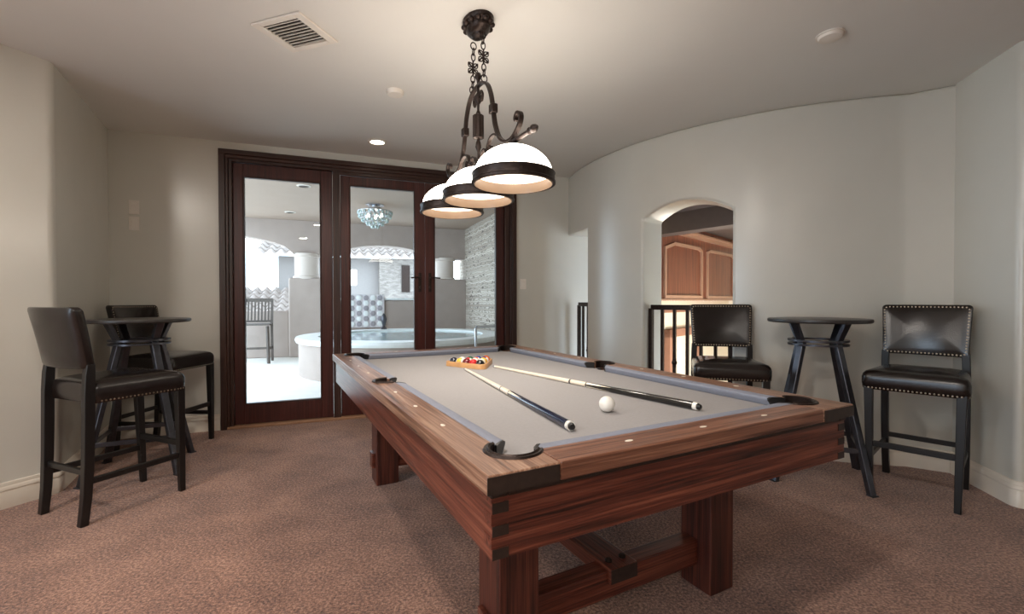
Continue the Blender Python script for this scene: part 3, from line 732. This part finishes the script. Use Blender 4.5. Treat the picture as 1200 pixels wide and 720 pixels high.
# ------------------------------------------------------------------ stair railings and stairwell
def railing(label, a0, a1, step, r=CR-.10, zt=1.105):
    t = thing('iron_railing', label, 'railing')
    n = max(2, round((a1-a0)/step)); A = [a0+(a1-a0)*i/n for i in range(n+1)]
    bm = BM(); fine = [a0+(a1-a0)*i/24 for i in range(25)]
    tube(bm, [(*arc(a, r), zt) for a in fine], 0, flat=(.045, .025, (0, 0, 1))); 
    bmx = bm; obj('handrail', bmx, M_iron, t, .004)
    bm = BM(); tube(bm, [(*arc(a, r), .09) for a in fine], 0, flat=(.03, .016, (0, 0, 1))); obj('bottom_rail', bm, M_iron, t)
    for i, a in enumerate(A):
        p = arc(a, r); w = .012 if 0 < i < n else .018
        bm = BM(); box(bm, (-w, -w, 0 if i in (0, n) else .09), (w, w, zt-.01), Matrix.Translation((p.x, p.y, 0)) @ Matrix.Rotation(math.radians(a), 4, 'Z')); b = obj('baluster', bm, M_iron, t)
        if 0 < i < n and i % 2 == 0:
            bm = BM(); ball(bm, (p.x, p.y, .62), .024, 12, (1, 1, 1.1)); tube(bm, [(p.x-.0, p.y, .66), (p.x, p.y, .58)], .018, 8); obj('knuckle', bm, M_iron, b)
railing('black iron stair railing inside the arched opening on the right', -141.6, -125.2, 2.6)
railing('black iron stair railing beside the doors at the end of the curved wall', -171.0, -161.0, 3.3, zt=1.125)
# far stair wall: cherry panelling above, cream wall below
w0, w1 = Vector((1.95, 6.31)), Vector((4.5, 9.08)); wd = (w1-w0).normalized(); wa = math.atan2(wd.y, wd.x); wl = (w1-w0).length
bm = BM(); box(bm, (0, 0, 1.165), (wl, .12, 2.40)); struct(obj('wall_stair_panelling', bm, M_panel, loc=(w0.x, w0.y, 0), rz=wa))
bm = BM()
def frame_poly(bm, pts, w, y0, y1):
    n = len(pts); P = [Vector(p) for p in pts]; ins = []
    for i in range(n):
        a = (P[i]-P[i-1]).normalized(); b = (P[(i+1) % n]-P[i]).normalized(); na = Vector((-a.y, a.x)); nb = Vector((-b.y, b.x)); m = (na+nb).normalized(); ins.append(P[i]+m*(w/max(.3, m.dot(na))))
    rings(bm, [[(p.x, y0, p.y) for p in P], [(p.x, y1, p.y) for p in P], [(p.x, y1, p.y) for p in ins], [(p.x, y0, p.y) for p in ins]], closed=True)
frame_poly(bm, [(.27, 1.20), (1.68, 1.20), (1.68, 1.98), (1.55, 2.02), (.62, 2.02), (.27, 1.93)], .045, .0, -.03)
frame_poly(bm, [(1.90, 1.20), (3.3, 1.20), (3.3, 1.98), (3.15, 2.02), (2.05, 2.02), (1.90, 1.98)], .045, .0, -.03)
box(bm, (0, -.05, 2.14), (wl, 0, 2.19)); box(bm, (0, -.08, 2.19), (wl, 0, 2.22)); box(bm, (0, -.03, 1.165), (wl, 0, 1.19))
struct(obj('trim_4', bm, M_panelmould, loc=(w0.x, w0.y, 0), rz=wa), 'raised mouldings on the cherry panelling beyond the arch')
bm = BM(); prism(bm, [tuple(arc(a, 2.1)) for a in range(-178, -88, 5)]+[(5.5, 3.9), (5.5, 9.4), (4.4, 9.4), tuple(w0+Vector((0, .1)))], 2.30, 2.36); struct(obj('ceiling_stair', bm, M_soffit, smooth=False))
bm = BM(); box(bm, (-.6, .25, -2.8), (wl+1.2, .4, 1.165)); box(bm, (-.6, 0, 1.165), (0, .4, 2.6)); struct(obj('wall_stair_cream', bm, M_cream, loc=(w0.x, w0.y, 0), rz=wa))
bm = BM(); 
box(bm, (.86, .16, -2.8), (1.0, .25, .72)); box(bm, (.86, .16, .60), (2.1, .25, .72)); box(bm, (1.96, .16, -2.8), (2.1, .25, .72)); box(bm, (-.3, .2, .98), (wl, .25, 1.03))
struct(obj('trim_5', bm, plain('tan_casing', (150, 104, 80), .5), loc=(w0.x, w0.y, 0), rz=wa), 'brown door casing on the cream stair wall below')
bm = BM(); prism(bm, [(1.2, 5.8), (1.95, 6.35), (1.6, 6.7), (.9, 6.1)], -2.8, 2.6); box(bm, (5.6, 2.9, -2.8), (5.75, 9.6, 2.6)); box(bm, (4.2, 9.3, -2.8), (5.8, 9.45, 2.6)); struct(obj('wall_stair_far', bm, M_cream))
hb0, hb1 = Vector((1.85, 6.37)), Vector((3.6, 3.95)); hd = (hb1-hb0).normalized(); hn = Vector((hd.y, -hd.x))*-.25
bm = BM(); prism(bm, [tuple(hb0), tuple(hb1), tuple(hb1+hn), tuple(hb0+hn)], 2.05, 2.58); struct(obj('wall_stair_header', bm, M_soffit))
bm = BM(); box(bm, (.9, 3.0, -2.85), (5.8, 9.6, -2.8)); struct(obj('floor_stair', bm, M_carpet))

# ------------------------------------------------------------------ patio beyond the glass
pz = -.03; ZP = 2.90
bm = BM(); prism(bm, [tuple(dw(-4, .19)), tuple(dw(5.0, .19)), tuple(dw(5.0, 9)), tuple(dw(-6, 9))], -.15, pz); struct(obj('patio_floor', bm, M_patio, smooth=False))
bm = BM(); prism(bm, [tuple(dw(-1.2, .19)), tuple(dw(4.6, .19)), tuple(dw(4.6, 6.35)), tuple(dw(-1.2, 6.35))], ZP, ZP+.15); struct(obj('patio_ceiling', bm, M_patioceil, smooth=False))
bm = BM(); box(bm, (3.93, .2, pz), (4.2, 6.6, ZP)); struct(obj('wall_patio_stone', bm, M_stone, loc=(DP.x, DP.y, 0), rz=DA))
# local frame of the door wall is used for the far patio wall: x along, y outward
def px2dw(px, Y):
    X = (px-600)/541*Y; d = Vector((X, Y))-DP; return d.dot(DV), d.dot(DN)
FY = 6.0
bm = BM()
def at_far(px, FYv=FY):
    k = (px-600)/541; # solve on line y_local = FYv
    # point = (k*Y, Y); (p-DP).DN = FYv
    Y = (FYv+DP.dot(DN))/(k*DN.x+DN.y); p = Vector((k*Y, Y))-DP; return p.dot(DV), Y
sL0, YL0 = at_far(338); sL1, YL1 = at_far(398); sR0, YR0 = at_far(500); sR1 = 3.95
def hz(y, Y): return 1.163-(y-353.3)/541*Y
zp_l, zp_r = hz(325.5, YL0), hz(327, YR0); zmid = hz(352, (YL1+YR0)/2)
box(bm, (sL0, FY, pz), (sL1, FY+.55, zp_l)); box(bm, (sR0, FY, pz), (sR1, FY+.55, zp_r)); box(bm, (sL1, FY+.05, pz), (sR0, FY+.35, zmid))
struct(obj('wall_patio_far', bm, M_stucco, bevel=.03, loc=(DP.x, DP.y, 0), rz=DA))
bm = BM(); box(bm, (sL1, FY+.02, zmid), (sR0, FY+.38, zmid+.05)); struct(obj('trim_6', bm, M_coping, bevel=.01, loc=(DP.x, DP.y, 0), rz=DA), 'pale cap on the low grey patio wall')
bm = BM(); s00, _ = at_far(250); box(bm, (s00-1.0, FY+.1, pz), (sL0, FY+.3, hz(364, YL0))); struct(obj('wall_patio_low', bm, M_stucco, bevel=.02, loc=(DP.x, DP.y, 0), rz=DA))
zb0, zb1 = hz(297, YL0), hz(299, YR0)
for nm, pxa, zz in (('a', 360, zp_l), ('b', 521, zp_r)):
    sc_, Yc = at_far(pxa, FY+.27); r = .25 if nm == 'a' else .22
    bm = BM(); lathe(bm, [(0, zz-.02), (r+.03, zz-.02), (r+.03, zz+.04), (r, zz+.05), (r, zb0-.05), (r+.04, zb0-.04), (r+.04, zb0+.02), (0, zb0+.02)], 36)
    p = dw(sc_, FY+.27); struct(obj('patio_column', bm, M_stuccol, loc=(p.x, p.y, 0)), 'round pale patio column')
# beam on the columns, arched over the left bay
bm = BM(); pts = []
s_e, _ = at_far(262); n = 14
for i in range(n+1):
    u = i/n; pts.append((s_e-1.2+(sL0+.1-(s_e-1.2))*u, zb0+.42*math.sqrt(max(0, 1-u**2.2))))
low = pts+[(sL1, zb0)]+[(sL1+(sR0-sL1)*i/12, zb0+.25*math.sqrt(max(0, 1-((i/6)-1)**2))) for i in range(1, 12)]+[(sR0, zb0), (sR1+.6, zb0)]
polyb = low+[(sR1+.6, ZP), (s_e-1.2, ZP)]
rings(bm, [[(x, FY+.08, z) for x, z in polyb], [(x, FY+.46, z) for x, z in polyb]])
struct(obj('wall_patio_beam', bm, M_stucco, loc=(DP.x, DP.y, 0), rz=DA))
# raised round spa
SC = Vector((-1.95, 8.30)); SRr = 1.76; zsp = .575
t = thing('raised_spa', 'round raised spa with pale coping outside the glass doors', 'spa', (SC.x, SC.y, pz))
bm = BM(); lathe(bm, [(0, 0), (SRr-.04, 0), (SRr-.04, zsp-pz-.08), (0, zsp-pz-.08)], 72); obj('base_wall', bm, M_stucco, t)
bm = BM(); lathe(bm, [(SRr-.34, zsp-pz-.08), (SRr, zsp-pz-.08), (SRr+.015, zsp-pz-.04), (SRr, zsp-pz), (SRr-.34, zsp-pz)], 72, cap=False); rings_close(bm); obj('coping', bm, M_coping, t)
bm = BM(); lathe(bm, [(0, zsp-pz-.079), (SRr-.335, zsp-pz-.079), (SRr-.335, zsp-pz-.03), (0, zsp-pz-.03)], 64); obj('water', bm, plain('spa_water', (196, 216, 218), .06, var=.05, bump=.2, bscale=8), t)
# dotted decorative panel, small bronze figure
def far_thing(o, px, FYv, z): s, Y = at_far(px, FYv); p = dw(s, FYv); o.location = (p.x, p.y, z); o.rotation_euler = (0, 0, DA); return Y
t = thing('decorative_panel', 'square grey panel patterned with white discs on the patio wall behind the spa', 'panel'); Y = far_thing(t, 429, 5.99, zsp)
bm = BM(); box(bm, (-.40, 0, 0), (.40, .06, .74)); obj('board', bm, plain('panel_grey', (206, 200, 202), .7), t, .01)
bm = BM()
for r in range(6):
    for c in range(5):
        if (r+c) % 2 == 0: lathe(bm, [(0, 0), (.062, 0), (.055, .02), (0, .026)], 14, (0, 0, 0)); bmesh.ops.transform(bm, matrix=Matrix.Translation((-.30+c*.15, 0, .08+r*.117)) @ Matrix.Rotation(PI/2, 4, 'X'), verts=bm.verts[-56:])
obj('disc_pattern', bm, M_coping, t)
bm = BM()
for r in range(6):
    for c in range(5):
        if (r+c) % 2 == 1: lathe(bm, [(0, 0), (.058, 0), (.05, .012), (0, .015)], 14, (0, 0, 0)); bmesh.ops.transform(bm, matrix=Matrix.Translation((-.30+c*.15, 0, .08+r*.117)) @ Matrix.Rotation(PI/2, 4, 'X'), verts=bm.verts[-56:])
obj('dark_disc_pattern', bm, plain('panel_dark_disc', (150, 144, 148), .7), t)
bm = BM(); lathe(bm, [(0, 0), (.045, 0), (.05, .02), (.02, .05), (.035, .12), (.05, .17), (.03, .23), (.012, .26), (0, .27)], 16); bmesh.ops.scale(bm, vec=(1.3, 1.3, 1.25), verts=bm.verts[:])
o = tag(obj('figurine', bm, M_gun), 'small dark figure standing on the spa edge beside the dotted panel', 'ornament'); o.location = (-2.70, 9.72, zsp)
# handrail at the spa
t = thing('grab_rail', 'chrome grab rail at the right side of the spa', 'rail', (-.62, 7.2, pz), DA)
bm = BM(); tube(bm, [(-.02, -.25, 0), (-.02, -.25, .78), (.0, -.23, .80), (.42, -.02, .80), (.46, 0, .78), (.46, 0, 0)], .022, 10); obj('frame', bm, M_chrome, t)
bm = BM(); tube(bm, [(-.02, -.25, .45), (.46, 0, .45)], .012, 8); obj('cross_bar', bm, M_chrome, t)
# outdoor slatted bar chair
t = thing('patio_bar_chair', 'weathered slatted bar chair outside the left glass door', 'chair', (-4.96, 8.95, pz), math.radians(200))
for sx in (1, -1):
    bm = BM(); bar(bm, (sx*.24, .22, 0), (sx*.22, .20, .72), .045, .045); obj('leg', bm, M_greywood, t, .004)
    bm = BM(); rings(bm, [[(sx*.24+dx, y+dy, z) for dx, dy in ((-.022, -.022), (.022, -.022), (.022, .022), (-.022, .022))] for y, z in ((-.27, 0), (-.23, .40), (-.22, .75), (-.30, 1.24))]); obj('rear_leg', bm, M_greywood, t)
    bm = BM(); bar(bm, (sx*.23, .21, .28), (sx*.235, -.235, .28), .025, .04); obj('side_stretcher', bm, M_greywood, t)
bm = BM(); bar(bm, (-.23, .215, .30), (.23, .215, .30), .025, .04); obj('front_stretcher', bm, M_greywood, t)
bm = BM()
for i in range(8): box(bm, (-.26, -.24+i*.064, .735), (.26, -.19+i*.064, .76))
obj('seat', bm, M_greywood, t)
bm = BM(); 
for i in range(7): bar(bm, (-.18+i*.06, -.222, .80), (-.18+i*.06, -.292, 1.19), .03, .014, (0, 1, 0))
bar(bm, (-.25, -.300, 1.22), (.25, -.300, 1.22), .028, .07); bar(bm, (-.25, -.225, .80), (.25, -.225, .80), .025, .04); obj('backrest', bm, M_greywood, t)
# patio chandelier
Yc = 8.3; k = (440-600)/541
t = thing('patio_chandelier', 'crystal basket ceiling light hanging under the patio roof', 'ceiling lamp', (k*Yc, Yc, ZP))
bm = BM(); lathe(bm, [(0, 0), (.16, 0), (.16, -.02), (.05, -.03), (.05, -.05), (.12, -.06), (.12, -.10), (.02, -.12), (.02, -.16), (0, -.16)], 28); obj('mount', bm, M_chrome, t)
bm = BM()
for j, (r, z) in enumerate(((.29, -.16), (.275, -.22), (.22, -.29), (.14, -.35), (.06, -.40))):
    n = max(6, int(r*80))
    for i in range(n): a = 2*PI*(i+.5*(j % 2))/n; ball(bm, (r*cos(a), r*sin(a), z), .022, 8, (1, 1, 1.5))
obj('crystal_basket', bm, M_crystal, t)
bm = BM()
for r, z in ((.30, -.13), (.285, -.19), (.245, -.255), (.18, -.32)): tube(bm, [(r*cos(2*PI*i/28), r*sin(2*PI*i/28), z) for i in range(28)], .008, 6, closed=True)
for i in range(12): a = 2*PI*i/12; tube(bm, [(rr*cos(a), rr*sin(a), z) for rr, z in ((.30, -.13), (.285, -.19), (.245, -.255), (.18, -.32), (.02, -.42))], .006, 5)
obj('wire_frame', bm, M_chrome, t)
for x in (-.12, .12, 0):
    bm = BM(); ball(bm, (x, .08 if x == 0 else -.04, -.21), .04, 12); obj('bulb', bm, emit('lit_patio_bulb', (255, 246, 230), 6), t)
for i, (px, Y) in enumerate(((357, 6.96), (341, 9.0))):
    t = thing('patio_downlight', ('dark recessed downlight nearest the glass in the patio ceiling', 'dark recessed downlight farther out in the patio ceiling')[i], 'ceiling light', ((px-600)/541*Y, Y, ZP))
    bm = BM(); lathe(bm, [(.075, -.001), (.10, -.001), (.10, -.006), (.075, -.012)], 28, cap=False); obj('trim_ring', bm, M_white, t)
    bm = BM(); lathe(bm, [(0, -.002), (.078, -.002), (.078, -.004), (0, -.004)], 28); obj('lens', bm, plain('dark_lens', (70, 62, 58), .3), t)
# neighbouring house with tiled roof
hp = dw(1.35, 13.0)
t = thing('neighbour_house', 'pale stucco house with tiled eave beyond the patio wall', 'house', (hp.x, hp.y, -.4), DA)
bm = BM(); box(bm, (-2.2, 0, 0), (1.15, 3, 3.15)); obj('wall', bm, M_house, t)
bm = BM(); box(bm, (1.15, -.3, 0), (3.6, 3, 3.15)); obj('stone_wall', bm, M_stone2, t)
bm = BM(); box(bm, (.10, -.04, 2.15), (.38, .02, 2.72)); w_ = obj('window', bm, emit('bright_window', (255, 255, 255), 1.4), t, .03)
bm = BM(); box(bm, (1.95, -.34, 1.9), (2.25, -.29, 2.9)); obj('shutter', bm, M_iron, t)
def tiles(bm, w, d, z0, rise, nx, ny):
    vs = []
    nxs = nx*8
    for j in range(ny*2):
        row = []
        jj = j//2; y = d*(jj+(j % 2))/ny; zz = z0+rise*y/d+(.05 if j % 2 == 0 else .0)
        for i in range(nxs+1): x = w*i/nxs; row.append(bm.verts.new((x, y, zz+.06*sin(2*PI*nx*i/nxs))))
        vs.append(row)
    for a, b in zip(vs, vs[1:]):
        for i in range(nxs): bm.faces.new((a[i], a[i+1], b[i+1], b[i]))
bm = BM(); tiles(bm, 7.0, 2.6, 3.15, 1.0, 22, 6); bmesh.ops.translate(bm, verts=bm.verts[:], vec=(-2.8, -.6, 0)); obj('tiled_roof', bm, M_tile, t)
hq = dw(-4.4, 10.2)
t = thing('tiled_roof_wing', 'low tiled roof beyond the left patio wall', 'roof', (hq.x, hq.y, -1), DA)
bm = BM(); tiles(bm, 5.2, 2.4, 1.75, .85, 18, 6); obj('tiled_roof', bm, M_tile, t)
bm = BM(); box(bm, (.1, .3, 0), (5.1, 2.4, 1.78)); obj('wall', bm, M_stuccol, t)

# ------------------------------------------------------------------ light, world, camera
def light(name, kind, loc, power, col=(1, 1, 1), size=.1, rot=(0, 0, 0), **kw):
    d = bpy.data.lights.new(name, kind); d.energy = power; d.color = col
    if kind == 'AREA': d.shape = kw.get('shape', 'DISK'); d.size = size
    elif kind in ('POINT', 'SPOT'): d.shadow_soft_size = size
    if kind == 'SPOT': d.spot_size = math.radians(kw.get('angle', 100)); d.spot_blend = .9
    if kind == 'AREA' and 'size_y' in kw: d.size_y = kw['size_y']
    if 'spread' in kw: d.spread = kw['spread']
    o = bpy.data.objects.new(name, d); C.objects.link(o); o.location = loc; o.rotation_euler = rot; return o
lv = Vector((cos(LAng), sin(LAng)))
for s in (-.383, 0, .383):
    p = LC+lv*s; light('shade_lamp', 'SPOT', (p.x, p.y, 1.745), 11, (1, .92, .82), .05, angle=134)
light('downlight_and_fill', 'SPOT', (-1.215, 4.191, ZC-.02), 30, (1, .88, .72), .06, angle=120)
for x, y in ((-2.5, .9), (-.4, .3), (-2.4, -1.8), (0, -1.8)):
    light('downlight_and_fill', 'AREA', (x, y, ZC-.02), 24, (1, .92, .83), .18)  # added warm fill at the ceiling, out of view and without fixtures
light('stair_fill', 'POINT', (3.4, 6.6, .3), 45, (1, .92, .80), .2)  # added fill with no fixture, brightens the cream stair walls
w = bpy.data.worlds.new('sky'); bpy.context.scene.world = w; w.use_nodes = True
nt = w.node_tree; bg = nt.nodes['Background']
bg.inputs[0].default_value = (.69, .84, 1, 1); bg.inputs[1].default_value = 4.6
cam = bpy.data.cameras.new('camera'); co = bpy.data.objects.new('camera', cam); C.objects.link(co)
co.location = (0, 0, 1.163); co.rotation_euler = (PI/2-.0129, .0015, 0); cam.sensor_width = 36; cam.lens = 541/1200*36; cam.clip_start = .02
sc = bpy.context.scene; sc.camera = co
sc.view_settings.view_transform = 'Standard'; sc.view_settings.look = 'None'; sc.view_settings.gamma = 1; sc.view_settings.exposure = .52
sc.view_settings.use_curve_mapping = False
sc.cycles.use_denoising = True
sc.cycles.max_bounces = 10; sc.cycles.diffuse_bounces = 6; sc.cycles.transparent_max_bounces = 16
sc.cycles.sample_clamp_indirect = 8
sc.cycles.caustics_reflective = False; sc.cycles.caustics_refractive = False
